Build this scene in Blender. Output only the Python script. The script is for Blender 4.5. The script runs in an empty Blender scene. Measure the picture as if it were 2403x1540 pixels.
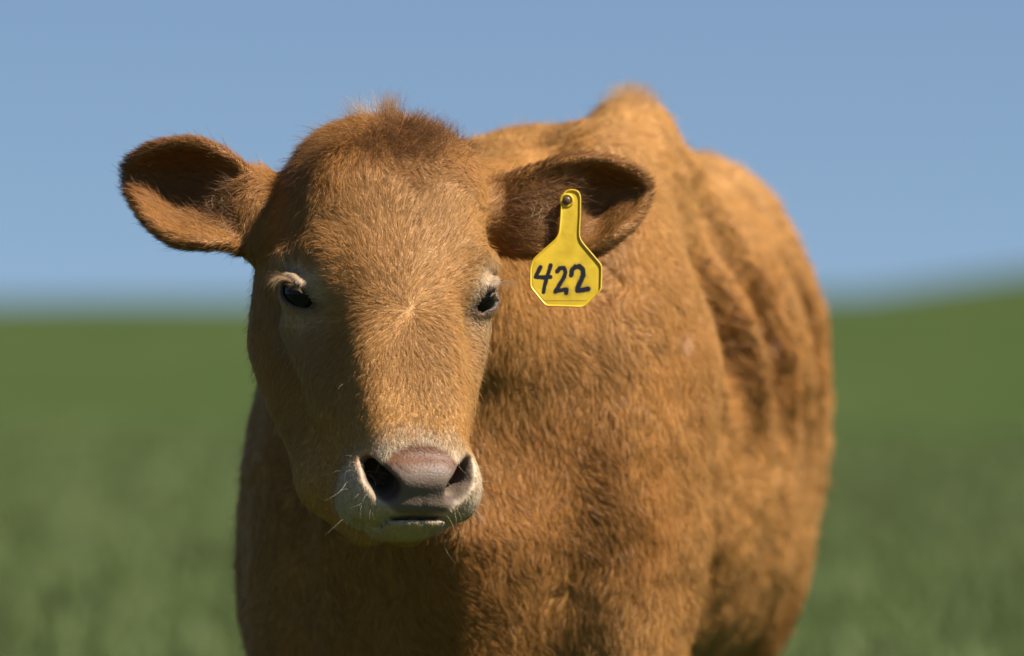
import bpy, math, random
import numpy as np
from mathutils import Vector, Matrix
from mathutils.bvhtree import BVHTree
from mathutils.kdtree import KDTree

rng = np.random.default_rng(422)
random.seed(422)
FUR = 1.0            # hair density factor

# ------------------------------------------------------------------ camera
scene = bpy.context.scene
S = 0.00042          # metres per unit of a 2403 wide frame, at 6 m
DIST = 6.0
HC = 0.80            # lens height above the grass
cam_d = bpy.data.cameras.new('camera')
cam = bpy.data.objects.new('camera', cam_d)
scene.collection.objects.link(cam)
cam.location = (0, -DIST, HC)
cam.rotation_euler = (math.radians(90), 0, 0)
cam_d.sensor_width = 36
cam_d.lens = 36 * DIST / (2403 * S)
cam_d.clip_start = 0.1
cam_d.clip_end = 6000
cam_d.dof.use_dof = True
cam_d.dof.focus_distance = DIST - 0.03
cam_d.dof.aperture_fstop = (cam_d.lens / 1000) / 0.060
scene.camera = cam
scene.render.resolution_x, scene.render.resolution_y = 1024, 656

# ------------------------------------------------------------------ sky, sun, exposure
SUN = Vector((0.60, -0.21, 0.77)).normalized()      # towards the sun
world = bpy.data.worlds.new('World')
scene.world = world
world.use_nodes = True
wn = world.node_tree
wn.nodes.clear()
sky = wn.nodes.new('ShaderNodeTexSky')
sky.sky_type = 'NISHITA'
sky.sun_disc = False
sky.sun_elevation = math.asin(SUN.z)
sky.sun_rotation = math.atan2(SUN.x, SUN.y)
sky.air_density = 0.95
sky.dust_density = 0.0
sky.ozone_density = 2.0
sky.altitude = 600
sky_tc = wn.nodes.new('ShaderNodeTexCoord')
sky_up = wn.nodes.new('ShaderNodeVectorMath'); sky_up.inputs[1].default_value = (0, 0, 0.14)   # the whole dome sits a little lower
sky_n = wn.nodes.new('ShaderNodeVectorMath'); sky_n.operation = 'NORMALIZE'
wn.links.new(sky_tc.outputs['Generated'], sky_up.inputs[0])
wn.links.new(sky_up.outputs[0], sky_n.inputs[0])
wn.links.new(sky_n.outputs[0], sky.inputs[0])
bg = wn.nodes.new('ShaderNodeBackground')
bg.inputs['Strength'].default_value = 0.05
wo = wn.nodes.new('ShaderNodeOutputWorld')
wn.links.new(sky.outputs[0], bg.inputs['Color'])
wn.links.new(bg.outputs[0], wo.inputs['Surface'])

sun_d = bpy.data.lights.new('sun', 'SUN')
sun_d.energy = 5.0
sun_d.angle = math.radians(0.53)
sun_d.color = (1.0, 0.95, 0.87)
sun = bpy.data.objects.new('sun', sun_d)
scene.collection.objects.link(sun)
sun.rotation_euler = SUN.to_track_quat('Z', 'Y').to_euler()

scene.view_settings.view_transform = 'Standard'
scene.view_settings.look = 'None'
scene.view_settings.exposure = 1.05
scene.view_settings.gamma = 1.0
scene.view_settings.use_curve_mapping = False
scene.cycles.max_bounces = 6
scene.cycles.diffuse_bounces = 3
scene.cycles_curves.shape = 'RIBBONS'
scene.cycles_curves.subdivisions = 2

# ------------------------------------------------------------------ helpers
def link(o, parent=None):
    scene.collection.objects.link(o)
    if parent is not None:
        o.parent = parent
    return o

def empty(name, loc=(0, 0, 0)):
    o = bpy.data.objects.new(name, None)
    o.location = loc
    return link(o)

def tag(o, label=None, cat=None, kind=None, group=None):
    if label: o['label'] = label
    if cat: o['category'] = cat
    if kind: o['kind'] = kind
    if group: o['group'] = group
    return o

def mesh_obj(name, verts, faces, mat, parent=None, smooth=True):
    me = bpy.data.meshes.new(name)
    me.from_pydata([tuple(v) for v in verts], [], [tuple(f) for f in faces])
    me.materials.append(mat)
    if smooth:
        me.polygons.foreach_set('use_smooth', np.ones(len(me.polygons), bool))
    me.update()
    return link(bpy.data.objects.new(name, me), parent)

def colour_attr(me, name, cols):
    a = me.color_attributes.new(name, 'FLOAT_COLOR', 'POINT')
    c = np.ones((len(cols), 4), np.float32)
    c[:, :cols.shape[1]] = cols
    a.data.foreach_set('color', c.ravel())

def W(u, v, y):
    """a point at depth y (metres behind the head) from its place on a 2403 x 1540 sheet"""
    k = S * (DIST + y) / DIST
    return np.array([(u - 1201.5) * k, y, HC - (v - 770) * k])

def unit(v):
    return v / np.maximum(np.linalg.norm(v, axis=-1, keepdims=True), 1e-9)

def smooth01(x, a, b):
    t = np.clip((x - a) / (b - a), 0, 1)
    return t * t * (3 - 2 * t)

_perm = rng.integers(0, 1 << 30, 4096)
def vnoise(P, freq, seed=0):
    """value noise in [-1, 1]"""
    Q = P * freq + seed * 17.31
    I = np.floor(Q).astype(np.int64)
    F = Q - I
    F = F * F * (3 - 2 * F)
    out = np.zeros(len(P))
    for dx in (0, 1):
        for dy in (0, 1):
            for dz in (0, 1):
                h = ((I[:, 0] + dx) * 73856093) ^ ((I[:, 1] + dy) * 19349663) ^ ((I[:, 2] + dz) * 83492791) ^ (seed * 2654435)
                val = (_perm[h & 4095] & 65535) / 32767.5 - 1
                w = (F[:, 0] if dx else 1 - F[:, 0]) * (F[:, 1] if dy else 1 - F[:, 1]) * (F[:, 2] if dz else 1 - F[:, 2])
                out += w * val
    return out

def vnoise3(P, freq, seed=0):
    return np.stack([vnoise(P, freq, seed), vnoise(P, freq, seed + 1), vnoise(P, freq, seed + 2)], 1)

# ------------------------------------------------------------------ materials
def new_mat(name):
    m = bpy.data.materials.new(name)
    m.use_nodes = True
    return m, m.node_tree, m.node_tree.nodes['Principled BSDF']

def mat_plain(name, col, rough=0.5, spec=0.5):
    m, nt, b = new_mat(name)
    b.inputs['Base Color'].default_value = (*col, 1)
    b.inputs['Roughness'].default_value = rough
    b.inputs['Specular IOR Level'].default_value = spec
    return m

def mat_attr(name, rough, spec, bump=0, bump_scale=400):
    m, nt, b = new_mat(name)
    a = nt.nodes.new('ShaderNodeAttribute'); a.attribute_name = 'col'
    nt.links.new(a.outputs['Color'], b.inputs['Base Color'])
    b.inputs['Roughness'].default_value = rough
    b.inputs['Specular IOR Level'].default_value = spec
    if bump:
        n = nt.nodes.new('ShaderNodeTexNoise'); n.inputs['Scale'].default_value = bump_scale
        tc = nt.nodes.new('ShaderNodeTexCoord')
        nt.links.new(tc.outputs['Object'], n.inputs['Vector'])
        bp = nt.nodes.new('ShaderNodeBump'); bp.inputs['Strength'].default_value = bump; bp.inputs['Distance'].default_value = 0.002
        nt.links.new(n.outputs['Fac'], bp.inputs['Height'])
        nt.links.new(bp.outputs[0], b.inputs['Normal'])
    return m

M_SKIN = mat_attr('calf_skin', 0.45, 0.16, 0.35, 420)
def hair_material(name, through, lie):
    """hair that lets some light through; lie: shade with the lie of the coat (normal stored per strand)"""
    m = mat_attr(name, 0.5, 0.3)
    nt = m.node_tree
    tr = nt.nodes.new('ShaderNodeBsdfTranslucent'); mx = nt.nodes.new('ShaderNodeMixShader'); mx.inputs[0].default_value = through
    at = [n for n in nt.nodes if n.type == 'ATTRIBUTE'][0]
    nt.links.new(at.outputs['Color'], tr.inputs['Color'])
    pb = nt.nodes['Principled BSDF']
    nt.links.new(pb.outputs[0], mx.inputs[1]); nt.links.new(tr.outputs[0], mx.inputs[2])
    nt.links.new(mx.outputs[0], nt.nodes['Material Output'].inputs['Surface'])
    if lie:
        sn = nt.nodes.new('ShaderNodeAttribute'); sn.attribute_name = 'lie'
        nt.links.new(sn.outputs['Vector'], pb.inputs['Normal'])
    return m
M_HAIR = hair_material('calf_coat', 0.12, True)
M_STRAND = hair_material('calf_long_hair', 0.40, False)
M_EYE = mat_plain('eye_dark', (0.006, 0.005, 0.005), 0.10, 0.22)

# ------------------------------------------------------------------ ground
def ground_height(x, y):
    d = np.maximum(y - 10, 0)
    base = 1.45 * smooth01(y, 12, 130) 
    right = (0.022 * np.maximum(x - 2, 0) + 0.11 * np.maximum(x - 8.3, 0)) * smooth01(y, 20, 130)
    left = -0.004 * np.maximum(-x, 0) * smooth01(y, 20, 130)
    und = 0.05 * np.sin(x * 0.31 + 1.3) * np.sin(y * 0.17) * smooth01(y, 6, 30)
    fall = -0.04 * np.maximum(y - 150, 0)
    return base + np.minimum(right, 3.0) + np.maximum(left, -.6) + und + np.maximum(fall, -40)

def build_ground():
    ys = np.concatenate([np.linspace(-60, -8, 14), np.linspace(-7, 40, 95), 40 + np.cumsum(np.linspace(.6, 30, 90))])
    xs = np.concatenate([-np.cumsum(np.linspace(.5, 40, 50))[::-1] - 12, np.linspace(-12, 12, 49), 12 + np.cumsum(np.linspace(.5, 40, 50))])
    X, Y = np.meshgrid(xs, ys, indexing='ij')
    Z = ground_height(X, Y)
    V = np.stack([X, Y, Z], -1).reshape(-1, 3)
    nx, ny = X.shape
    i, j = np.meshgrid(np.arange(nx - 1), np.arange(ny - 1), indexing='ij')
    a = (i * ny + j).ravel()
    F = np.stack([a, a + ny, a + ny + 1, a + 1], 1)
    m, nt, b = new_mat('meadow')
    tc = nt.nodes.new('ShaderNodeTexCoord')
    def noise(scale, det):
        n = nt.nodes.new('ShaderNodeTexNoise'); n.inputs['Scale'].default_value = scale; n.inputs['Detail'].default_value = det
        nt.links.new(tc.outputs['Object'], n.inputs['Vector']); return n
    n1, n2 = noise(0.35, 5), noise(3.0, 6)
    r = nt.nodes.new('ShaderNodeValToRGB')
    r.color_ramp.elements[0].position = 0.35; r.color_ramp.elements[0].color = (0.030, 0.050, 0.015, 1)
    r.color_ramp.elements[1].position = 0.65; r.color_ramp.elements[1].color = (0.058, 0.075, 0.026, 1)
    mx = nt.nodes.new('ShaderNodeMath'); mx.operation = 'MULTIPLY_ADD'; mx.inputs[1].default_value = 0.6; 
    nt.links.new(n1.outputs['Fac'], mx.inputs[0])
    m2 = nt.nodes.new('ShaderNodeMath'); m2.operation = 'MULTIPLY'; m2.inputs[1].default_value = 0.4
    nt.links.new(n2.outputs['Fac'], m2.inputs[0]); nt.links.new(m2.outputs[0], mx.inputs[2])
    nt.links.new(mx.outputs[0], r.inputs[0]); nt.links.new(r.outputs[0], b.inputs['Base Color'])
    b.inputs['Roughness'].default_value = 0.95; b.inputs['Specular IOR Level'].default_value = 0.0
    g = mesh_obj('ground', V, F, m)
    tag(g, 'rolling green meadow under and behind the calf', 'ground', 'structure')

def build_grass():
    # loose blades, thick near the calf
    n = 110000
    y = -2.5 + 36 * rng.random(n) ** 1.15; x = rng.uniform(-1, 1, n) * (3.6 + 0.10 * (y + 6))
    z = ground_height(x, y)
    h = rng.uniform(.04, .12, n) * (1 + .4 * vnoise(np.stack([x, y, 0 * x], 1), .7, 5)); w = rng.uniform(.003, .006, n) * 1.3
    a = rng.uniform(0, 2 * np.pi, n); lean = rng.normal(0, .35, (n, 2))
    base = np.stack([x, y, z - .01], 1); side = np.stack([np.cos(a), np.sin(a), 0 * a], 1) * w[:, None]
    mid = base + np.stack([lean[:, 0] * h * .3, lean[:, 1] * h * .3, h * .55], 1)
    tip = base + np.stack([lean[:, 0] * h, lean[:, 1] * h, h], 1)
    V = np.stack([base - side, base + side, mid - side * .7, mid + side * .7, tip], 1).reshape(-1, 3)
    o = (np.arange(n) * 5)[:, None]
    F = [tuple(f) for f in np.concatenate([o + [0, 1, 3], o + [0, 3, 2], o + [2, 3, 4]], 0)]
    m = mat_attr('grass_blade', 0.6, 0.25)
    g = mesh_obj('grass', V, F, m)
    mixv = rng.uniform(0, 1, n)[:, None]
    c = (1 - mixv) * np.array([.088, .122, .034]) + mixv * np.array([.118, .142, .044])
    colour_attr(g.data, 'col', np.repeat(c, 5, 0))
    tag(g, 'long green meadow grass around the calf', 'grass', 'stuff')

# ------------------------------------------------------------------ the calf's form as a distance field
YAW, PITCH, ROLL = math.radians(18), math.radians(22), math.radians(-1)
def head_matrix():
    cp, sp = math.cos(PITCH), math.sin(PITCH)
    Rp = np.array([[1, 0, 0], [0, cp, -sp], [0, sp, cp]])
    cy, sy = math.cos(YAW), math.sin(YAW)
    Ry = np.array([[cy, sy, 0], [-sy, cy, 0], [0, 0, 1]])
    cr, sr = math.cos(ROLL), math.sin(ROLL)
    Rr = np.array([[cr, 0, -sr], [0, 1, 0], [sr, 0, cr]])
    return np.diag([1., -1., 1.]) @ Rr @ Ry @ Rp
HM = head_matrix()                                   # head frame: x sideways, f out of the face, u towards the poll
HT = np.array([-0.128, 0.0, HC + 0.033])
def to_head(P):
    H = (P - HT) @ HM
    H[:, 0] -= .017 * smooth01(H[:, 2], .01, .16)       # the poll leans over a little
    return H
def from_head(H): return np.asarray(H, float) @ HM.T + HT

def ell(c, r, p=2.0, rz=0.0):
    c = np.array(c, float); r = np.array(r, float)
    cz, sz = math.cos(rz), math.sin(rz)
    def f(P):
        q = P - c
        if rz:
            q = np.stack([q[:, 0] * cz + q[:, 1] * sz, -q[:, 0] * sz + q[:, 1] * cz, q[:, 2]], 1)
        a = np.maximum(np.abs(q / r), 1e-5)
        k = (a ** p).sum(1) ** (1 / p)
        g = (k[:, None] ** (1 - p)) * a ** (p - 1) / r
        return (k - 1) / np.maximum(np.linalg.norm(g, axis=1), 1e-6)
    return f

def cone(a, b, ra, rb):
    a = np.array(a, float); b = np.array(b, float); d = b - a; L2 = d @ d
    def f(P):
        t = np.clip((P - a) @ d / L2, 0, 1)
        return np.linalg.norm(P - a - t[:, None] * d, axis=1) - (ra + (rb - ra) * t)
    return f

def smin(a, b, k):
    h = np.maximum(k - np.abs(a - b), 0) / k
    return np.minimum(a, b) - h * h * k * 0.25
def smax(a, b, k): return -smin(-a, -b, k)

# eye frame (for the side x > 0)
EYE_C = np.array([0.089, 0.025, -0.011]); EYE_R = 0.0195
EO = unit(np.array([0.80, 0.60, -0.02]))
_t = unit(np.array([-EO[1], EO[0], 0]))
_up = unit(np.cross(_t, EO)); _up = _up if _up[2] > 0 else -_up
EA = unit(math.cos(math.radians(50)) * _t - math.sin(math.radians(50)) * _up)     # towards the inner corner
EB = unit(np.cross(EA, EO)); EB = EB if EB[2] > 0 else -EB

HEAD = [  # (field in the mirrored head frame, blend)
    (ell((0, -.038, .072), (.107, .092, .100), 2.5), .03),
    (ell((0, .012, .050), (.096, .064, .102), 3.4), .02),
    (ell((0, .027, -.080), (.061, .053, .130), 3.6), .012),
    (ell((0, .018, -.165), (.055, .053, .055), 3.2), .015),
    (ell((0, -.008, -.085), (.077, .066, .112), 2.3), .025),
    (ell((0, .009, -.207), (.062, .056, .037), 2.9), .016),
    (ell((.040, .012, -.214), (.027, .044, .026)), .012),
    (ell((0, .043, -.216), (.048, .036, .022), 2.5), .010),
    (ell((0, .024, -.235), (.040, .038, .024), 2.6), .012),
    (ell((0, -.002, -.2410), (.036, .037, .0110), 2.3), .004),
    (cone((.064, -.080, -.02), (.050, -.060, -.172), .046, .032), .03),
    (cone((.050, -.060, -.172), (.020, -.056, -.216), .032, .026), .02),
    (ell((.064, -.075, .0), (.038, .060, .105)), .03),
    (ell((0, -.085, -.09), (.065, .050, .13)), .03),
    (cone((.086, .004, -.035), (.060, .004, -.120), .021, .015), .022),
    (cone((.070, .046, .026), (.098, .018, .026), .018, .017), .014),
    (ell((0, -.020, .150), (.066, .055, .032)), .03),
    (ell((.049, .032, -.212), (.018, .024, .032)), .016),
    (cone((.095, -.06, .105), (.118, -.062, .110), .036, .034), .02),
    (ell(EYE_C, (.0235,) * 3), .010),
]
def _lid(a, b, r=.0240):
    return EYE_C + a * EA + b * EB + math.sqrt(r * r - a * a - b * b) * EO
_arc = [(-.0190, .0015), (-.0130, .0070), (-.004, .0098), (.006, .0088), (.0140, .0030), (.0205, -.0040)]
for _i in range(5):
    HEAD.append((cone(_lid(*_arc[_i]), _lid(*_arc[_i + 1]), .0042, .0040), .004))
def mouth_slit(H):
    x, f, u = H[:, 0], H[:, 1], H[:, 2]
    line = -.2500 + .0016 * (x / .04) ** 2
    return np.maximum(np.abs(u - line) - .0026 * (1 - (x / .038) ** 2), .012 - f)
def nostril(H):
    d = cone((.0510, .056, -.1960), (.0460, .062, -.2140), .0055, .0080)(H)
    d = smin(d, cone((.0460, .062, -.2140), (.0370, .066, -.2310), .0080, .0125)(H), .006)
    d = smin(d, cone((.0480, .060, -.2030), (.0300, .015, -.1850), .0070, .0080)(H), .005)
    d = smin(d, cone((.0430, .066, -.2170), (.0300, .015, -.1900), .0105, .0090)(H), .006)
    return smin(d, cone((.0370, .074, -.2320), (.0240, .015, -.1950), .0120, .0100)(H), .006)
CARVE_H = [
    (nostril, .005),
    (mouth_slit, .006),
    (cone((0, .0720, -.236), (0, .060, -.246), .0008, .0008), .004),
    (ell((.096, .062, -.072), (.030, .036, .058)), .014),
]
def eye_opening(H):
    q = H - EYE_C
    a, b, o = q @ EA, q @ EB, q @ EO
    h = 0.0186; off = 0.0100
    aa = a - 0.003
    v = np.maximum(np.hypot(aa, b - off) - (h + .003), np.hypot(aa, b + .0145) - (h + .0025))
    tear = np.hypot(np.maximum(np.abs(aa - .022) - .010, 0), b + .001) - .0014
    v = np.minimum(v, tear)
    return np.maximum(v, -(o - 0.004))

BZ = math.radians(-9)
BODY = [
    (cone(W(955, 680, .25), W(1190, 890, .54), .100, .205), .05),
    (cone(W(900, 960, .22), W(980, 1300, .40), .060, .070), .05),
    (cone(W(1020, 800, .33), W(1180, 1150, .47), .085, .125), .06),
    (cone(W(1020, 560, .24), W(1420, 480, .74), .07, .08), .05),
    (ell(W(1085, 1240, .56), (.225, .33, .40), 1.45), .06),
    (ell(W(1290, 1010, .55), (.165, .21, .30), 2.0), .08),
    (cone(W(805, 1180, .30), W(835, 1620, .36), .022, .030), .03),
    (cone(W(905, 1230, .29), W(925, 1620, .34), .022, .030), .03),
    (ell(W(745, 1290, .50), (.078, .15, .27), 2.2), .05),
    (ell(W(1400, 1080, .50), (.102, .17, .36), 2.3, BZ), .025),
    (ell(W(1475, 440, .80), (.060, .17, .100), 2.0, BZ), .04),
    (ell(W(1460, 980, .92), (.125, .38, .290), 2.3, BZ), .05),
    (ell(W(1500, 1000, 1.16), (.196, .40, .297), 2.5, BZ), .06),
    (ell(W(1575, 850, 1.42), (.175, .25, .255), 2.3, BZ), .06),
    (cone(W(850, 1180, .30), W(935, 1700, .36), .035, .045), .04),
    (cone(W(1085, 1150, .32), W(1090, 1700, .33), .03, .03), .04),
]
def leg(top, knee, fet, hoof, r0, r1):
    return [(cone(top, knee, r0, r1), .05), (cone(knee, fet, r1, r1 * .78), .025),
            (cone(knee, knee + np.array([0, 0, .001]), r1 * 1.12, r1 * 1.12), .03),
            (cone(fet, fet + np.array([0, 0, -.001]), r1 * .98, r1 * .98), .02),
            (cone(fet, hoof, r1 * .78, r1 * .95), .02),
            (ell(hoof + np.array([0, -.014, .006 - .0]), (r1 * 1.1, r1 * 1.5, .034), 2.8), .012)]
def A(x, y, z): return np.array([x, y, z], float)
def front_leg(x, y): return leg(A(x, y + .03, .50), A(x, y - .0, .285), A(x, y + .005, .10), A(x, y - .015, .032), .085, .036)
def hind_leg(x, y): return (leg(A(x, y, .52), A(x, y + .13, .34), A(x, y + .09, .10), A(x, y + .07, .032), .10, .037)
                            + [(cone(A(x, y + .02, .66), A(x, y - .03, .46), .13, .09), .06)])
BODY += front_leg(-.185, .52) + front_leg(.075, .50) + hind_leg(.085, 1.42) + hind_leg(.238, 1.36)
TAIL = [A(.245, 1.64, .93), A(.255, 1.70, .84), A(.262, 1.715, .62), A(.262, 1.70, .44)]
for i in range(3):
    BODY.append((cone(TAIL[i], TAIL[i + 1], (.034, .022, .016)[i], (.022, .016, .026)[i]), .03))

# ears: a curled leaf between an upper and a lower rim
def catmull(K, n):
    K = np.array(K, float); m = len(K)
    t = np.linspace(0, m - 1 - 1e-6, n); i = t.astype(int); f = (t - i)[:, None]
    g = lambda k: K[np.clip(k, 0, m - 1)]
    p0, p1, p2, p3 = g(i - 1), g(i), g(i + 1), g(i + 2)
    return .5 * (2 * p1 + (p2 - p0) * f + (2 * p0 - 5 * p1 + 4 * p2 - p3) * f * f + (3 * p1 - p0 - 3 * p2 + p3) * f ** 3)

def ear_sheet(stations, n=40, m=22):
    """station: upper rim (u, v, y), lower rim (u, v, y), cup depth"""
    up = catmull([W(*s[0]) for s in stations], n)
    lo = catmull([W(*s[1]) for s in stations], n)
    cup = catmull([[s[2], 0, 0] for s in stations], n)[:, 0]
    q = np.linspace(-1, 1, m)
    G = np.zeros((n, m, 3))
    for j, t in enumerate(q):
        s = (t + 1) / 2
        bow = (1 - abs(t) ** 2.2)
        G[:, j] = up * (1 - s) + lo * s
        G[:, j, 1] += cup * bow
    return G
EAR_A = ear_sheet([((620, 430, .060), (606, 590, .045), -.012), ((585, 412, .048), (575, 585, .030), -.004),
                   ((530, 368, .036), (525, 572, .010), .026), ((460, 340, .032), (470, 571, -.004), .046),
                   ((390, 342, .034), (410, 562, -.002), .040), ((335, 366, .038), (352, 520, .008), .020),
                   ((312, 392, .044), (322, 470, .030), .007), ((309, 415, .046), (311, 435, .044), .001)])
EAR_B = ear_sheet([((1140, 440, .105), (1150, 570, .100), -.012), ((1190, 424, .100), (1195, 588, .085), -.004),
                   ((1250, 404, .095), (1250, 590, .080), .000), ((1320, 382, .092), (1320, 598, .088), .012),
                   ((1390, 374, .098), (1390, 588, .082), .042), ((1450, 388, .110), (1445, 552, .085), .034),
                   ((1495, 415, .122), (1490, 505, .110), .014), ((1510, 440, .126), (1510, 462, .124), .002)])
def sheet_bvh(G):
    n, m, _ = G.shape
    V = [Vector(v) for v in G.reshape(-1, 3)]
    F = []
    for i in range(n - 1):
        for j in range(m - 1):
            a = i * m + j
            F += [(a, a + m, a + m + 1), (a, a + m + 1, a + 1)]
    return BVHTree.FromPolygons(V, F)
EAR_BVH = [(sheet_bvh(G), G.reshape(-1, 3).min(0) - .035, G.reshape(-1, 3).max(0) + .035) for G in (EAR_A, EAR_B)]
EAR_T = 0.0055

def ear_field(P):
    out = np.full(len(P), .05)
    for bvh, lo, hi in EAR_BVH:
        idx = np.nonzero(np.all((P > lo) & (P < hi), axis=1))[0]
        if len(idx):
            fn = bvh.find_nearest
            d = np.empty(len(idx))
            for k, p in enumerate(P[idx].tolist()):
                r = fn(p, .05)[3]
                d[k] = .05 if r is None else r
            out[idx] = np.minimum(out[idx], d - EAR_T)
    return out

HC0 = HT + np.array([0, .02, 0])
def field(P, cell=.05):
    """distance to the hide, evaluated in small cells so that only near shapes count"""
    P = np.asarray(P, float)
    out = np.empty(len(P))
    key = np.floor(P / cell).astype(np.int64)
    kk = (key[:, 0] + 500) * 4000000 + (key[:, 1] + 500) * 2000 + key[:, 2] + 500
    order = np.argsort(kk, kind='stable')
    uq, start = np.unique(kk[order], return_index=True)
    ends = np.append(start[1:], len(P))
    cents = (key[order[start]] + .5) * cell
    rad = cell * .87
    ch = to_head(cents); ch[:, 0] = np.abs(ch[:, 0])
    vb = np.stack([f(cents) for f, k in BODY], 1)
    vh = np.stack([f(ch) for f, k in HEAD], 1)
    lowest = np.minimum(vb.min(1), vh.min(1))
    for g in range(len(uq)):
        idx = order[start[g]:ends[g]]
        Q = P[idx]
        lim = max(lowest[g], 0) + 2.2 * rad + .06
        d = None
        for n, (f, k) in enumerate(BODY):
            if vb[g, n] < lim:
                v = f(Q); d = v if d is None else smin(d, v, k)
        if vh[g].min() < lim:
            H = to_head(Q); H[:, 0] = np.abs(H[:, 0])
            dh = None
            for n, (f, k) in enumerate(HEAD):
                if vh[g, n] < lim:
                    v = f(H); dh = v if dh is None else smin(dh, v, k)
            if dh is not None:
                d = dh if d is None else smin(d, dh, .04)
            if np.linalg.norm(cents[g] - HC0) < .45:
                e = ear_field(Q)
                if e.min() < .045:
                    d = e if d is None else smin(d, e, .022)
                for f, k in CARVE_H:
                    v = f(H)
                    if v.min() < .03:
                        d = smax(d, -v, k)
                v = eye_opening(H)
                near = np.linalg.norm(H - EYE_C, axis=1) < .045
                d = np.where(near, smax(d, -v, .003), d)
        elif np.linalg.norm(cents[g] - HC0) < .45:
            e = ear_field(Q)
            if e.min() < .045:
                d = e if d is None else smin(d, e, .022)
        out[idx] = .1 if d is None else d
    return out

def axis(lo, a, b, hi, fine, coarse):
    m = np.arange(a, b, fine)
    l = a - np.arange(coarse, a - lo + coarse, coarse)[::-1] if lo < a else np.array([])
    r = m[-1] + np.arange(coarse, hi - m[-1] + coarse, coarse)
    return np.concatenate([l, m, r])

def surface_nets():
    fine = .0032
    ax = axis(-.42, -.40, .15, .47, fine, .010)
    ay = axis(-.21, -.20, .20, 1.80, fine, .012)
    az = axis(-.02, .52, 1.04, 1.10, fine, .010)
    nx, ny, nz = len(ax), len(ay), len(az)
    D = np.empty((nx, ny, nz), np.float32)
    B = 10
    blocks = []
    for i in range(0, nx, B):
        for j in range(0, ny, B):
            for k in range(0, nz, B):
                i1, j1, k1 = min(i + B, nx) - 1, min(j + B, ny) - 1, min(k + B, nz) - 1
                c = np.array([ax[i] + ax[i1], ay[j] + ay[j1], az[k] + az[k1]]) / 2
                r = .5 * math.sqrt((ax[i1] - ax[i]) ** 2 + (ay[j1] - ay[j]) ** 2 + (az[k1] - az[k]) ** 2)
                blocks.append((i, i1 + 1, j, j1 + 1, k, k1 + 1, *c, r))
    C = np.array([b[6:9] for b in blocks]); R = np.array([b[9] for b in blocks])
    fc = field(C)
    pts, refs = [], []
    for b, v, r in zip(blocks, fc, R):
        if abs(v) < r * 1.5 + .02:
            g = np.stack(np.meshgrid(ax[b[0]:b[1]], ay[b[2]:b[3]], az[b[4]:b[5]], indexing='ij'), -1)
            pts.append(g.reshape(-1, 3)); refs.append((b, g.shape[:3]))
        else:
            D[b[0]:b[1], b[2]:b[3], b[4]:b[5]] = v
    vals = field(np.concatenate(pts))
    o = 0
    for b, sh in refs:
        n = sh[0] * sh[1] * sh[2]
        D[b[0]:b[1], b[2]:b[3], b[4]:b[5]] = vals[o:o + n].reshape(sh); o += n
    ins = D < 0
    cnt = np.zeros((nx - 1, ny - 1, nz - 1), np.int8)
    for a in (0, 1):
        for b in (0, 1):
            for c in (0, 1):
                cnt += ins[a:nx - 1 + a, b:ny - 1 + b, c:nz - 1 + c]
    act = (cnt > 0) & (cnt < 8)
    I, J, K = np.nonzero(act)
    vid = np.full(act.shape, -1, np.int64); vid[I, J, K] = np.arange(len(I))
    acc = np.zeros((len(I), 3)); num = np.zeros(len(I))
    corner = lambda a, b, c: D[I + a, J + b, K + c].astype(float)
    pos = lambda a, b, c: np.stack([ax[I + a], ay[J + b], az[K + c]], 1)
    for a in (0, 1):
        for b in (0, 1):
            for e in (((0, a, b), (1, a, b)), ((a, 0, b), (a, 1, b)), ((a, b, 0), (a, b, 1))):
                d0, d1 = corner(*e[0]), corner(*e[1])
                x = (d0 < 0) != (d1 < 0)
                t = np.where(x, d0 / np.where(d0 == d1, 1, d0 - d1), 0)
                p = pos(*e[0]) + t[:, None] * (pos(*e[1]) - pos(*e[0]))
                acc[x] += p[x]; num[x] += 1
    V = acc / num[:, None]
    F = []
    for d in range(3):
        s0 = [slice(None)] * 3; s1 = [slice(None)] * 3
        s0[d] = slice(0, -1); s1[d] = slice(1, None)
        o1, o2 = [(1, 2), (2, 0), (0, 1)][d]
        for s in (s0, s1):
            for o in (o1, o2):
                a, b = s[o].start, s[o].stop
                s[o] = slice(1, D.shape[o] - 1)
        ch = ins[tuple(s0)] != ins[tuple(s1)]
        E = np.argwhere(ch)
        idx = [None] * 3
        for q in range(3):
            idx[q] = E[:, q] + (0 if q == d else 1)
        flip = ins[tuple(s0)][ch]
        def cellid(u, v):
            c = [x.copy() for x in idx]; c[o1] -= u; c[o2] -= v
            return vid[c[0], c[1], c[2]]
        q = np.stack([cellid(1, 1), cellid(0, 1), cellid(0, 0), cellid(1, 0)], 1)
        q[~flip] = q[~flip][:, ::-1]
        F.append(q)
    F = np.concatenate(F)
    F = F[(F >= 0).all(1)]
    return V, F

def project(V, steps=2, e=.0015):
    """move points onto the surface"""
    for _ in range(steps):
        v = field(V)
        g = np.stack([field(V + e * np.eye(3)[a]) - v for a in range(3)], 1) / e
        step = -(v / np.maximum((g * g).sum(1), .2))[:, None] * g
        n = np.linalg.norm(step, axis=1, keepdims=True)
        V = V + step * np.minimum(1, .003 / np.maximum(n, 1e-9))
    return V, unit(g)

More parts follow.
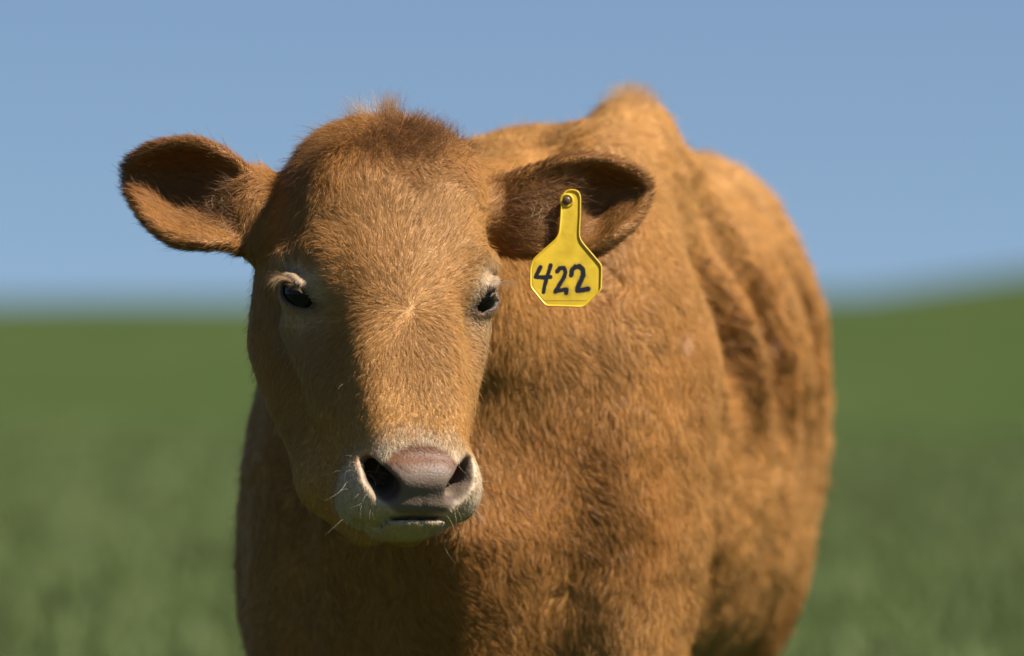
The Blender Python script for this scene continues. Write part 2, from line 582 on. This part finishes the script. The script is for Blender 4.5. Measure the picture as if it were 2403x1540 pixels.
def calf_surface():
    V, F = surface_nets()
    V, N = project(V, 1)
    # ribs and slack folds of the flank
    by = V[:, 1] + .55 * (V[:, 2] - .9)
    reg = smooth01(V[:, 1], .64, .80) * (1 - smooth01(V[:, 1], 1.28, 1.42)) * smooth01(V[:, 2], .52, .70) * (1 - smooth01(V[:, 2], .97, 1.02))
    reg = reg * np.clip(.75 + .7 * vnoise(V, 7, 21), 0, 1) * smooth01(V[:, 2], .60, .78)
    amp = reg * .019 * np.sin(by * 2 * math.pi / .125 + 1.2 * vnoise(V, 5, 3))
    bodym = smooth01(V[:, 1], .25, .45)
    amp += bodym * (.006 * vnoise(V, 9, 7) + .0035 * vnoise(V, 24, 8) + .0018 * vnoise(V, 55, 9))
    V = V + N * amp[:, None]
    return V, F

# ------------------------------------------------------------------ coat: colour, lie and length of the hair
def coat_colour(P, H):
    """true hair colour at points of the hide (world, head frame)"""
    base = np.array([.525, .270, .080]); red = np.array([.39, .168, .038]); pale = np.array([.46, .32, .18]); cream = np.array([.63, .48, .32])
    n = .5 + .5 * vnoise(P, 6, 11); n2 = .5 + .5 * vnoise(P, 22, 12)
    w = np.clip(.15 + .75 * n + .25 * (n2 - .5), 0, 1)
    nk = np.exp(-(((P[:, 0] - .03) / .14) ** 2 + ((P[:, 2] - .66) / .18) ** 2)) * smooth01(P[:, 1], .18, .3) * (1 - smooth01(P[:, 1], .55, .75))
    w = np.clip(w * (1 - .55 * smooth01(P[:, 2], .82, .98) * smooth01(P[:, 1], .3, .5)) + .20 * nk, 0, 1)
    w = np.where(P[:, 1] < .16, w * .5, w)[:, None]
    c = base * (1 - w) + red * w
    c = c * (.88 + .24 * n2[:, None])
    ishead = smooth01(-P[:, 1], -.22, -.12)
    ax_ = np.abs(H[:, 0])
    def mix(c, col, m): m = (m * ishead)[:, None]; return c * (1 - m) + col * m
    top = smooth01(H[:, 2], .06, .15)
    c = mix(c, red * .95, top * (.55 + .35 * n))
    hm = np.stack([ax_, H[:, 1], H[:, 2]], 1) - EYE_C
    a, b, o = hm @ EA, hm @ EB, hm @ EO
    ring = np.exp(-((np.hypot(a * .8, b) / .034) ** 4)) * (o > -.02)
    c = mix(c, cream * .78, ring * (.50 + .30 * smooth01(b, -.005, .012)))
    under = np.exp(-(((a - .01) / .05) ** 2 + ((b + .05) / .035) ** 2)) * (o > -.03)
    c = mix(c, pale, under * .45)
    mz = smooth01(-H[:, 2] + .30 * H[:, 1] - .12 * ax_ + .006 * vnoise(P, 90, 14), .182, .216) * smooth01(H[:, 1], -.030, -.012)
    c = mix(c, cream, mz * .9)
    return np.clip(c, 0, 1)

def nose_mask(H):
    """bare skin of the nose and the lips"""
    ax_ = np.abs(H[:, 0])
    pad = smooth01(-(np.hypot(ax_ / .042, (H[:, 2] + .2200) / .034) - 1), -.10, .06) * smooth01(H[:, 1], .040, .055)
    return pad

def skin_colour(P, H):
    c = coat_colour(P, H) * .8
    ax_ = np.abs(H[:, 0])
    m = nose_mask(H)[:, None]
    n = .5 + .5 * vnoise(P, 160, 31)
    t = smooth01(H[:, 2] - 3 * ax_ ** 2, -.222, -.200)[:, None]
    pad = np.array([.150, .105, .076]) * (1 - t) + np.array([.125, .052, .024]) * t
    spots = smooth01(vnoise(P, 330, 33), .45, .75) * smooth01(H[:, 2], -.228, -.21)
    pad = pad * (.9 + .2 * n[:, None]) * (1 - .5 * spots[:, None])
    c = c * (1 - m) + pad * m
    hm = np.stack([ax_, H[:, 1], H[:, 2]], 1) - EYE_C
    a, b, o = hm @ EA, hm @ EB, hm @ EO
    lid = np.exp(-((np.maximum(eye_opening(np.stack([ax_, H[:, 1], H[:, 2]], 1)), 0) / .0075) ** 2)) * (np.linalg.norm(hm, axis=1) < .045)
    c = c * (1 - lid[:, None]) + np.array([.075, .046, .036]) * lid[:, None]
    nost = nostril(np.stack([ax_, H[:, 1], H[:, 2]], 1))
    nm = smooth01(-nost, -.003, .002)[:, None]
    c = c * (1 - nm) + np.array([.05, .03, .028]) * nm
    hoof = (1 - smooth01(P[:, 2], .045, .055))[:, None]
    return c * (1 - hoof) + np.array([.05, .042, .036]) * hoof

WH1 = np.array([0, .085, -.048]); WH2 = np.array([.004, .035, .155])
def hair_lie(P, N, H, region):
    """direction the hair is brushed (world, tangent), length, lift"""
    ax_ = np.abs(H[:, 0])
    T = np.zeros_like(P); L = np.empty(len(P)); lift = np.empty(len(P))
    # body
    t = np.array([.10, .55, -.55]) + .55 * vnoise3(P, 7, 41) + .6 * vnoise3(P, 26, 44)
    front = (1 - smooth01(P[:, 1], .35, .55))[:, None]
    t = t * (1 - front) + (np.array([.05, .15, -.95]) + .6 * vnoise3(P, 9, 47) + .75 * vnoise3(P, 34, 50)) * front
    T[:] = t; L[:] = .0125 + .004 * vnoise(P, 12, 53); lift[:] = .27
    # head
    hd = region != 0
    Hh = H[hd]
    d1 = Hh - WH1
    d1[:, 2] -= .25 * np.abs(d1[:, 0]) * (d1[:, 2] < 0)
    d2 = Hh - WH2
    w2 = smooth01(Hh[:, 2] + .25 * np.abs(Hh[:, 0]) + .025 * vnoise(Hh, 35, 66), .065, .135)[:, None]
    sw = np.stack([-d2[:, 2], np.zeros(len(d2)), d2[:, 0]], 1)
    t = unit(d1) * (1 - w2) + unit(d2 + .5 * sw) * w2
    side = smooth01(np.abs(Hh[:, 0]), .075, .105)[:, None] * (1 - smooth01(Hh[:, 2], .04, .10)[:, None])
    t = t * (1 - side) + np.stack([.1 * np.sign(Hh[:, 0]), np.full(len(Hh), -.35), np.full(len(Hh), -.9)], 1) * side
    wav = (.35 + .35 * smooth01(Hh[:, 2], -.02, .08))[:, None]
    t = t + wav * vnoise3(Hh, 28, 60) + (.22 + .25 * (wav - .35)) * vnoise3(Hh, 75, 63)
    T[hd] = t @ HM.T
    nose = smooth01(-Hh[:, 2], .06, .19)
    l = .0100 * (1 - nose) + .0038 * nose
    l = l + .010 * smooth01(Hh[:, 2], .10, .17)
    eye = np.linalg.norm(np.stack([np.abs(Hh[:, 0]), Hh[:, 1], Hh[:, 2]], 1) - EYE_C, axis=1)
    l = l * (.30 + .70 * smooth01(eye, .026, .050))
    L[hd] = l
    lift[hd] = .26 + .35 * smooth01(Hh[:, 2], .10, .16) - .05 * nose
    # ears: outwards along the leaf
    for code, sx in ((2, -1.), (3, 1.)):
        m = region == code
        if m.any():
            G = EAR_A if code == 2 else EAR_B
            mid = G[:, G.shape[1] // 2]
            ex = unit(G[-1, 10] - G[0, 10])
            cen = (G[3, 10] + G[8, 10]) / 2
            t = ex[None] * .8 + .5 * unit(P[m] - (cen - ex * .02)) + .3 * vnoise3(P[m], 40, 70)
            T[m] = t
            L[m] = .0125 + .003 * vnoise(P[m], 30, 73); lift[m] = .34
    T = T - (T * N).sum(1, keepdims=True) * N
    return unit(T), L, lift

def hair_object(name, roots, N, T, L, lift, col, rad, parent, clump=.5, clump_size=.004, npt=5, curl=.0, seed=0, flyaway=.03):
    n = len(roots)
    r = np.random.default_rng(seed + 900)
    L = L * r.uniform(.65, 1.2, n)
    lift = lift * r.uniform(.5, 1.5, n)
    fl = r.random(n) < flyaway
    lift = np.where(fl, lift + r.uniform(.2, .8, n), lift); L = np.where(fl, L * r.uniform(1, 1.5, n), L)
    side = np.cross(N, T)
    T = unit(T + side * r.normal(0, .16, n)[:, None])
    s = np.linspace(0, 1, npt)[None, :, None]
    ang = lift[:, None, None] * (1.25 - .7 * s)
    path = (T[:, None] * np.cos(ang) + N[:, None] * np.sin(ang))
    pts = np.zeros((n, npt, 3))
    for k in range(1, npt):
        pts[:, k] = pts[:, k - 1] + path[:, k] * (L / (npt - 1))[:, None]
    if curl:
        ph = r.uniform(0, 6.28, n)[:, None]
        am = (curl * L)[:, None] * s[0, :, 0][None]
        pts += side[:, None] * (am * np.sin(ph + 4.5 * s[0, :, 0][None]))[:, :, None]
    P = roots[:, None] + pts
    if clump > 0:
        area_guess = max(n // 14, 1)
        par = r.choice(n, area_guess, replace=False)
        kd = KDTree(len(par))
        for i, p in enumerate(roots[par].tolist()):
            kd.insert(p, i)
        kd.balance()
        near = np.array([kd.find(p)[1] for p in roots.tolist()])
        pp = par[near]
        amt = (clump * r.uniform(.4, 1.0, n))[:, None, None] * s ** 1.2
        far = np.linalg.norm(roots - roots[pp], axis=1) > clump_size * 4
        amt[far] = 0
        amt[fl] = 0
        P = P * (1 - amt) + P[pp] * amt
    hc = bpy.data.hair_curves.new(name)
    hc.add_curves([npt] * n)
    hc.attributes['position'].data.foreach_set('vector', P.astype(np.float32).ravel())
    ra = hc.attributes.new('radius', 'FLOAT', 'POINT')
    rr = rad * r.uniform(.7, 1.2, n)[:, None] * (1 - .85 * s[0, :, 0][None] ** 1.6)
    ra.data.foreach_set('value', rr.astype(np.float32).ravel())
    ca = hc.attributes.new('col', 'FLOAT_COLOR', 'CURVE')
    c4 = np.ones((n, 4), np.float32)
    c4[:, :3] = np.clip(col * r.uniform(.80, 1.15, n)[:, None], 0, 1)
    ca.data.foreach_set('color', c4.ravel())
    la = hc.attributes.new('lie', 'FLOAT_VECTOR', 'CURVE')
    ln = unit(N + .34 * r.normal(0, 1, (n, 3)) - .06 * T)
    la.data.foreach_set('vector', ln.astype(np.float32).ravel())
    hc.materials.append(M_HAIR)
    return link(bpy.data.objects.new(name, hc), parent)

def build_calf():
    V, F = calf_surface()
    H = to_head(V)
    root = empty('calf', (float(-.02), .55, 0))
    tag(root, 'tan brown calf with a numbered yellow ear tag, standing in the meadow', 'calf')
    o = mesh_obj('body', V - np.array(root.location), F, M_SKIN, root)
    colour_attr(o.data, 'col', skin_colour(V, H))
    # eyes
    for sgn in (-1, 1):
        c = from_head(EYE_C * [sgn, 1, 1])
        vs, fs = [], []
        nu, nv = 40, 24
        for i in range(nv + 1):
            th = math.pi * i / nv
            for j in range(nu):
                ph = 2 * math.pi * j / nu
                vs.append((EYE_R * math.sin(th) * math.cos(ph), EYE_R * math.sin(th) * math.sin(ph), EYE_R * math.cos(th)))
        for i in range(nv):
            for j in range(nu):
                a = i * nu + j; b = i * nu + (j + 1) % nu
                fs.append((a, b, b + nu, a + nu))
        e = mesh_obj('eye', vs, fs, M_EYE, root)
        e.location = Vector(c) - root.location
    return root, V, F, o

def build_coat(root, V, F, body):
    # sample roots
    me = body.data
    N = np.empty(len(V) * 3, np.float32); me.vertices.foreach_get('normal', N); N = N.reshape(-1, 3).astype(float)
    tri = np.concatenate([F[:, [0, 1, 2]], F[:, [0, 2, 3]]])
    a, b, c = V[tri[:, 0]], V[tri[:, 1]], V[tri[:, 2]]
    area = .5 * np.linalg.norm(np.cross(b - a, c - a), axis=1)
    cen = (a + b + c) / 3
    Hc_ = to_head(cen)
    eard = ear_field(cen)
    isear = (eard < .002) & (np.abs(Hc_[:, 0]) > .125)
    region = np.zeros(len(tri), int)
    region[cen[:, 1] < .17] = 1
    hcut = (np.linalg.norm((Hc_ - [0, -.03, -.03]) / [1, .85, 1.5], axis=1) < .20)
    region[~hcut] = 0
    region[isear & (Hc_[:, 0] < 0)] = 2
    region[isear & (Hc_[:, 0] > 0)] = 3
    dens = np.choose(region, [1.5e5, 9.0e5, 6.5e5, 6.5e5]) * FUR
    chest = (region == 0) & (cen[:, 1] < .62) & (cen[:, 2] > .3)
    dens[chest] = 3.4e5 * FUR
    dens[(region == 1) & (cen[:, 1] > .10)] *= .5
    hidden = (cen[:, 2] < .30)
    dens[hidden] *= .4
    Hm = Hc_.copy(); Hm[:, 0] = np.abs(Hm[:, 0])
    bare = nose_mask(Hc_) > .4
    bare |= (np.linalg.norm(Hm - EYE_C, axis=1) < .05) & (eye_opening(Hm) < .0026)
    nost = nostril(Hm)
    bare |= (nost < .002) & (region == 1)
    bare |= cen[:, 2] < .05
    dens[bare] = 0
    mz = (region == 1) & (Hc_[:, 2] < -.165)
    cnt = rng.poisson(area * dens)
    ti = np.repeat(np.arange(len(tri)), cnt)
    n = len(ti)
    u = rng.random(n); v = rng.random(n); fl = u + v > 1; u[fl] = 1 - u[fl]; v[fl] = 1 - v[fl]
    t = tri[ti]
    P = V[t[:, 0]] * (1 - u - v)[:, None] + V[t[:, 1]] * u[:, None] + V[t[:, 2]] * v[:, None]
    Nn = unit(N[t[:, 0]] * (1 - u - v)[:, None] + N[t[:, 1]] * u[:, None] + N[t[:, 2]] * v[:, None])
    reg = region[ti]; H = to_head(P)
    T, L, lift = hair_lie(P, Nn, H, reg)
    col = coat_colour(P, H)
    col[reg >= 2] *= np.array([.74, .68, .62])
    bvh = BVHTree.FromPolygons([Vector(v) for v in V.tolist()], F.tolist())
    for su, sv, rr in ((1612, 805, .008), (1815, 808, .006)):      # thin, rubbed spots on the flank
        eye_ = Vector(cam.location); hit = bvh.ray_cast(eye_, Vector(W(su, sv, .9)) - eye_)[0]
        if hit is not None:
            d_ = np.linalg.norm((P - np.array(hit)) * [1, .5, .7], axis=1)
            k_ = np.exp(-(d_ / rr) ** 4)[:, None]
            col = col * (1 - .75 * k_) + np.array([.60, .36, .25]) * .75 * k_
            L = L * (1 - .7 * k_[:, 0])
    loc = np.array(root.location)
    sets = [('head_fur', (reg == 1) & ~mz[ti], .00012, .50), ('muzzle_fur', (reg == 1) & mz[ti], .00013, .3),
            ('ear_fur', reg == 2, .00015, .45), ('ear_fur', reg == 3, .00015, .45),
            ('chest_fur', (reg == 0) & chest[ti], .00020, .55), ('body_fur', (reg == 0) & ~chest[ti], .00032, .45)]
    for k, (nm, m, rad, cl) in enumerate(sets):
        hair_object(nm, P[m] - loc, Nn[m], T[m], L[m], lift[m], col[m], rad, root, cl, .004 if k < 4 else .010, curl=.12, seed=k)
        print(nm, int(m.sum()))


# ------------------------------------------------------------------ lashes, whiskers, tufts
def strand_object(name, roots, dirs, bend, L, rad, col, parent, npt=7, seed=0, wob=.15, taper=.9, curl=0.0):
    """free strands: each leaves along dirs and swings towards bend"""
    r = np.random.default_rng(seed + 300)
    n = len(roots); P = np.zeros((n, npt, 3)); P[:, 0] = roots
    w = r.normal(0, wob, (n, 3)); ph = r.uniform(0, 6.28, n)
    for k in range(1, npt):
        t = k / (npt - 1)
        d = unit(dirs * (1 - t) + bend * t + w * t)
        if curl:
            e1 = unit(np.cross(d, np.array([.3, .5, .8]))); e2 = np.cross(d, e1)
            an = (ph + 5.5 * t)[:, None]
            d = unit(d + curl * (e1 * np.cos(an) + e2 * np.sin(an)))
        P[:, k] = P[:, k - 1] + d * (L / (npt - 1))[:, None]
    hc = bpy.data.hair_curves.new(name)
    hc.add_curves([npt] * n)
    hc.attributes['position'].data.foreach_set('vector', (P - np.array(parent.location)).astype(np.float32).ravel())
    s = np.linspace(0, 1, npt)[None]
    ra = hc.attributes.new('radius', 'FLOAT', 'POINT')
    ra.data.foreach_set('value', (rad * (1 - taper * s ** 1.5) * np.ones((n, 1))).astype(np.float32).ravel())
    ca = hc.attributes.new('col', 'FLOAT_COLOR', 'CURVE')
    c4 = np.ones((n, 4), np.float32); c4[:, :3] = np.clip(np.array(col) * r.uniform(.7, 1.25, (n, 1)), 0, 1)
    ca.data.foreach_set('color', c4.ravel())
    hc.materials.append(M_STRAND)
    return link(bpy.data.objects.new(name, hc), parent)

def on_hide(P, steps=4):
    return project(np.asarray(P, float), steps)

def build_details(root):
    # lashes on the upper lids
    for sgn in (-1, 1):
        r = np.random.default_rng(50 + sgn)
        n = 130 if sgn < 0 else 45
        aa = r.uniform(-.017, .011, n)
        b = -.0140 + np.sqrt(.0212 ** 2 - aa ** 2) + r.uniform(0, .0012, n)
        a = aa + .003
        o = np.sqrt(np.maximum(.0236 ** 2 - a ** 2 - b ** 2, 1e-6))
        R_ = EYE_C + a[:, None] * EA + b[:, None] * EB + o[:, None] * EO
        out = -(aa[:, None] / .02) * EA * .55
        D = EO * .70 + out + EB * .25 - EA * .55
        Bd = EO * .30 + out - EA * .75 + np.array([0, 0, -.75])
        L = r.uniform(.018, .032, n) * (1 - .45 * (aa > .002))
        m = np.array([sgn, 1, 1])
        strand_object('eyelashes', from_head(R_ * m), unit((D * m) @ HM.T), unit((Bd * m) @ HM.T), L, .00011, (.44, .27, .14), root, seed=sgn + 2, wob=.32)
    # whiskers of the lips and chin
    r = np.random.default_rng(77)
    n = 110
    sg = np.where(r.random(n) < .5, -1, 1)
    Hs = np.stack([sg * r.uniform(.030, .075, n), r.uniform(-.01, .06, n), r.uniform(-.262, -.19, n)], 1)
    P, N = on_hide(from_head(Hs), 6)
    H = to_head(P)
    ok = (np.abs(field(P)) < .002) & (nose_mask(H) < .2)
    D = unit(N + .3 * r.normal(0, 1, (n, 3)))
    Bd = unit(N * .6 + np.array([0, -.1, -.7]) + .3 * r.normal(0, 1, (n, 3)))
    L = r.uniform(.008, .022, n); L[:14] = r.uniform(.03, .05, 14)
    strand_object('whiskers', P[ok], D[ok], Bd[ok], L[ok], .00011, (.62, .50, .36), root, seed=9)
    # fluff inside the ears
    for G, sgn in ((EAR_A, -1), (EAR_B, 1)):
        r = np.random.default_rng(90 + sgn)
        n = 900
        i = r.integers(6, 20, n); j = r.integers(4, 18, n)
        base = G[i, j] + np.array([0, -EAR_T, 0])
        ex = unit(G[-1, 10] - G[0, 10])
        D = unit(ex * .7 + np.array([0, -.55, 0]) + .25 * r.normal(0, 1, (n, 3)))
        Bd = unit(ex * .8 + np.array([0, .1, -.1]) + .35 * r.normal(0, 1, (n, 3)))
        L = r.uniform(.012, .030, n)
        strand_object('ear_tuft', base, D, Bd, L, .00013, (.36, .19, .085), root, seed=20 + sgn, wob=.3)
        k = 26                                                   # a few pale curled wisps
        base = G[r.integers(9, 15, k), r.integers(8, 13, k)] + np.array([0, -EAR_T, 0])
        strand_object('ear_wisp', base, unit(ex + np.array([0, -.6, 0]) + .2 * r.normal(0, 1, (k, 3))), unit(-ex * .6 + np.array([0, -.2, -.7]) + .4 * r.normal(0, 1, (k, 3))),
                      r.uniform(.02, .032, k), .00013, (.60, .44, .26), root, seed=30 + sgn, wob=.4)
    # tuft on the poll
    r = np.random.default_rng(120)
    for cu, cv, n, lean, col in ((915, 285, 260, (.02, 0, 1.), (.46, .27, .13)), (880, 283, 90, (-.55, 0, .8), (.62, .43, .25)), (845, 300, 60, (-.4, 0, .8), (.45, .26, .12))):
        p0 = W(cu, cv, .055)
        P = p0 + r.normal(0, 1, (n, 3)) * [.006, .012, .004]
        P, N = on_hide(P, 6)
        D = unit(N * .7 + np.array(lean) + .18 * r.normal(0, 1, (n, 3)))
        strand_object('poll_tuft', P, D, unit(np.array(lean) + .25 * r.normal(0, 1, (n, 3))), r.uniform(.018, .040, n), .00015, col, root, seed=cu, wob=.2)
    n = 5200                                                     # curls across the poll
    Hs = np.stack([r.normal(.004, .030, n), r.uniform(.01, .075, n), r.normal(.142, .018, n)], 1)
    P, N = on_hide(from_head(Hs + np.array([.016, 0, 0])), 5)
    H = to_head(P)
    ok = np.abs(field(P)) < .003
    d2 = H - WH2; sw = unit(np.stack([-d2[:, 2], 0 * d2[:, 0], d2[:, 0]], 1)) @ HM.T
    cl = vnoise3(P, 70, 81)
    strand_object('poll_curls', P[ok], unit(N * 1.2 + sw * .6 + .6 * cl)[ok], unit(sw * .9 + N * .2 + .8 * cl)[ok], r.uniform(.014, .034, n)[ok], .00015, (.185, .082, .027), root, seed=44, wob=.3, curl=.7)
    p0 = W(1482, 250, .80)                                       # tuft over the withers
    P = p0 + r.normal(0, 1, (400, 3)) * [.014, .03, .006]
    P, N = on_hide(P, 8)
    D = unit(N * .5 + np.array([.05, 0, 1]) + .2 * r.normal(0, 1, (400, 3)))
    strand_object('withers_tuft', P, D, unit(np.array([.15, .1, 1]) + .2 * r.normal(0, 1, (400, 3))), r.uniform(.010, .026, 400), .0003, (.62, .40, .20), root, seed=5)
    # tail switch
    n = 900
    P = TAIL[3] + r.normal(0, 1, (n, 3)) * [.012, .012, .03]
    strand_object('tail_switch', P, unit(np.array([0, .1, -1]) + .25 * r.normal(0, 1, (n, 3))), unit(np.array([0, -.1, -1]) + .2 * r.normal(0, 1, (n, 3))), r.uniform(.10, .20, n), .0004, (.36, .20, .09), root, seed=6)

# ------------------------------------------------------------------ ear tag
def build_tag():
    zu = lambda z: 1085.4 + z * .2857
    zv = lambda z: 322.7 + z * .2857
    yat = lambda v: .078 - (v - 447) / 275 * .022
    def pt(zx, zy, back=0.0):
        v = zv(zy); return W(zu(zx), v, yat(v)) + np.array([0, back, 0])
    outline = np.array([(880, 424), (930, 427), (960, 447), (974, 490), (971, 640), (963, 790), (968, 825), (985, 858), (1143, 1043), (1147, 1065), (1142, 1245), (1130, 1270), (1005, 1390), (985, 1398),
                        (690, 1389), (672, 1380), (556, 1235), (550, 1215), (553, 1062), (575, 1000), (765, 832), (788, 785), (797, 700), (806, 560), (815, 480), (840, 440)], float)
    # resample
    cl = np.vstack([outline, outline[:1]])
    seg = np.linalg.norm(np.diff(cl, axis=0), axis=1); cum = np.r_[0, np.cumsum(seg)]
    q = np.linspace(0, cum[-1], 181)[:-1]
    ol = np.stack([np.interp(q, cum, cl[:, 0]), np.interp(q, cum, cl[:, 1])], 1)
    for _ in range(2): ol = (np.roll(ol, 1, 0) + 2 * ol + np.roll(ol, -1, 0)) / 4
    tg = np.roll(ol, -1, 0) - np.roll(ol, 1, 0)
    inn = np.stack([-tg[:, 1], tg[:, 0]], 1); inn /= np.linalg.norm(inn, axis=1, keepdims=True)
    rings = [(0, .0020), (0, -.0006), (4, -.0013), (9, -.0013), (14, -.0002), (18, 0)]
    V = []; n = len(ol)
    for off, back in rings:
        for p in ol + inn * off: V.append(pt(*p, back))
    F = []
    for k in range(len(rings) - 1):
        for i in range(n):
            j = (i + 1) % n
            F.append((k * n + i, k * n + j, (k + 1) * n + j, (k + 1) * n + i))
    F.append(tuple(range((len(rings) - 1) * n, len(rings) * n)))
    F.append(tuple(range(n))[::-1])
    m, nt, b = new_mat('yellow_plastic')
    at = nt.nodes.new('ShaderNodeAttribute'); at.attribute_name = 'ink'
    tc = nt.nodes.new('ShaderNodeTexCoord')
    n1 = nt.nodes.new('ShaderNodeTexNoise'); n1.inputs['Scale'].default_value = 70; n1.inputs['Detail'].default_value = 6
    nt.links.new(tc.outputs['Object'], n1.inputs['Vector'])
    rp = nt.nodes.new('ShaderNodeValToRGB')
    rp.color_ramp.elements[0].position = .30; rp.color_ramp.elements[0].color = (.50, .32, .012, 1)
    rp.color_ramp.elements[1].position = .62; rp.color_ramp.elements[1].color = (.66, .43, .020, 1)
    nt.links.new(n1.outputs['Fac'], rp.inputs[0])
    mx = nt.nodes.new('ShaderNodeMix'); mx.data_type = 'RGBA'
    nt.links.new(at.outputs['Fac'], mx.inputs[0]); nt.links.new(rp.outputs[0], mx.inputs[6])
    mx.inputs[7].default_value = (.006, .006, .010, 1)
    nt.links.new(mx.outputs[2], b.inputs['Base Color'])
    b.inputs['Roughness'].default_value = .5; b.inputs['Specular IOR Level'].default_value = .35
    b.inputs['Subsurface Weight'].default_value = .0
    bp = nt.nodes.new('ShaderNodeBump'); bp.inputs['Strength'].default_value = .25; bp.inputs['Distance'].default_value = .001
    nt.links.new(n1.outputs['Fac'], bp.inputs['Height']); nt.links.new(bp.outputs[0], b.inputs['Normal'])
    base = empty('ear_tag', tuple(pt(855, 520)))
    tag(base, 'yellow plastic ear tag hand-lettered 422 in black, hanging from the ear', 'ear tag')
    loc = np.array(base.location)
    pl = mesh_obj('plate', np.array(V) - loc, F, m, base)
    pl.data.polygons[len(F) - 1].use_smooth = False; pl.data.polygons[len(F) - 2].use_smooth = False
    # the inked number on its own sheet, a hair above the plate
    strokes = [[(640, 1066), (618, 1105), (600, 1148), (665, 1150), (722, 1146)], [(726, 1050), (700, 1130), (676, 1210), (664, 1272)],
               [(776, 1102), (800, 1074), (832, 1072), (846, 1105), (834, 1150), (800, 1205), (762, 1266), (800, 1256), (855, 1250), (852, 1280)],
               [(892, 1132), (900, 1090), (925, 1063), (958, 1060), (988, 1085), (992, 1130), (970, 1185), (945, 1235), (945, 1258), (990, 1254), (1030, 1244)]]
    wid = [(19, 18), (18, 15), (18, 19), (21, 22)]
    gx, gy = np.meshgrid(np.arange(575, 1062, 2.6), np.arange(1010, 1342, 2.6), indexing='ij')
    Q = np.stack([gx.ravel(), gy.ravel()], 1)
    ink = np.zeros(len(Q)); halo = np.zeros(len(Q))
    Q3 = np.c_[Q, np.zeros(len(Q))]
    wobble = 2.5 * vnoise(Q3, .05, 3) + 1.5 * vnoise(Q3, .16, 4)
    for st, (w0, w1) in zip(strokes, wid):
        for a_, b_, t0 in [(np.array(st[i], float), np.array(st[i + 1], float), i / (len(st) - 1)) for i in range(len(st) - 1)]:
            d = b_ - a_; t = np.clip((Q - a_) @ d / (d @ d), 0, 1)
            dist = np.linalg.norm(Q - a_ - t[:, None] * d, axis=1) + wobble
            ww = w0 + (w1 - w0) * t0
            ink = np.maximum(ink, 1 - smooth01(dist, ww - 3.5, ww + 3.5))
            hz = .55 * np.exp(-np.maximum(dist - ww, 0) / 16) * smooth01(Q[:, 0] + .6 * Q[:, 1], 1390, 1560) * (.55 + .6 * vnoise(Q3, .035, 9))
            halo = np.maximum(halo, hz)
    ink = np.clip(np.maximum(ink, halo), 0, 1)
    PV = np.array([pt(x, y, -.00025) for x, y in Q]) - loc
    ny = gx.shape[1]
    inner = ol + inn * 22
    def inside(q):
        x1, y1 = inner.T; x2, y2 = np.roll(inner, -1, 0).T
        c = (y1[None] > q[:, 1:2]) != (y2[None] > q[:, 1:2])
        xi = x1 + (q[:, 1:2] - y1) * (x2 - x1) / np.where(y2 == y1, 1e-9, y2 - y1)
        return (c & (q[:, 0:1] < xi)).sum(1) % 2 == 1
    keep = inside(Q)
    i, j = np.meshgrid(np.arange(gx.shape[0] - 1), np.arange(ny - 1), indexing='ij')
    a_ = (i * ny + j).ravel()
    pr = mesh_obj('number_print', PV, (lambda q_: q_[keep[q_].all(1)])(np.stack([a_, a_ + 1, a_ + ny + 1, a_ + ny], 1)), m, pl)
    pr['label'] = 'black handwritten number 422'
    at_ = pr.data.attributes.new('ink', 'FLOAT', 'POINT'); at_.data.foreach_set('value', ink.astype(np.float32))
    # stud and its collar
    def lathe(prof, name, mat, seg=28):
        V, F = [], []
        for r_, z_ in prof:
            for k in range(seg):
                an = 2 * math.pi * k / seg; V.append((r_ * math.cos(an), -z_, r_ * math.sin(an)))
        for q_ in range(len(prof) - 1):
            for k in range(seg):
                k2 = (k + 1) % seg; F.append((q_ * seg + k, q_ * seg + k2, (q_ + 1) * seg + k2, (q_ + 1) * seg + k))
        return mesh_obj(name, V, F, mat, base)
    lathe([(.0075, -.001), (.0075, .0012), (.0066, .0020), (.0050, .0020), (.0046, .0012), (.0040, .0012)], 'collar', m)
    lathe([(.0042, -.030), (.0042, .0012), (.0040, .0026), (.0026, .0034), (.0001, .0036)], 'stud', mat_plain('stud_plastic', (.10, .055, .03), .4))

build_ground()
build_grass()
calf, CV, CF, body = build_calf()
build_coat(calf, CV, CF, body)
build_details(calf)
build_tag()
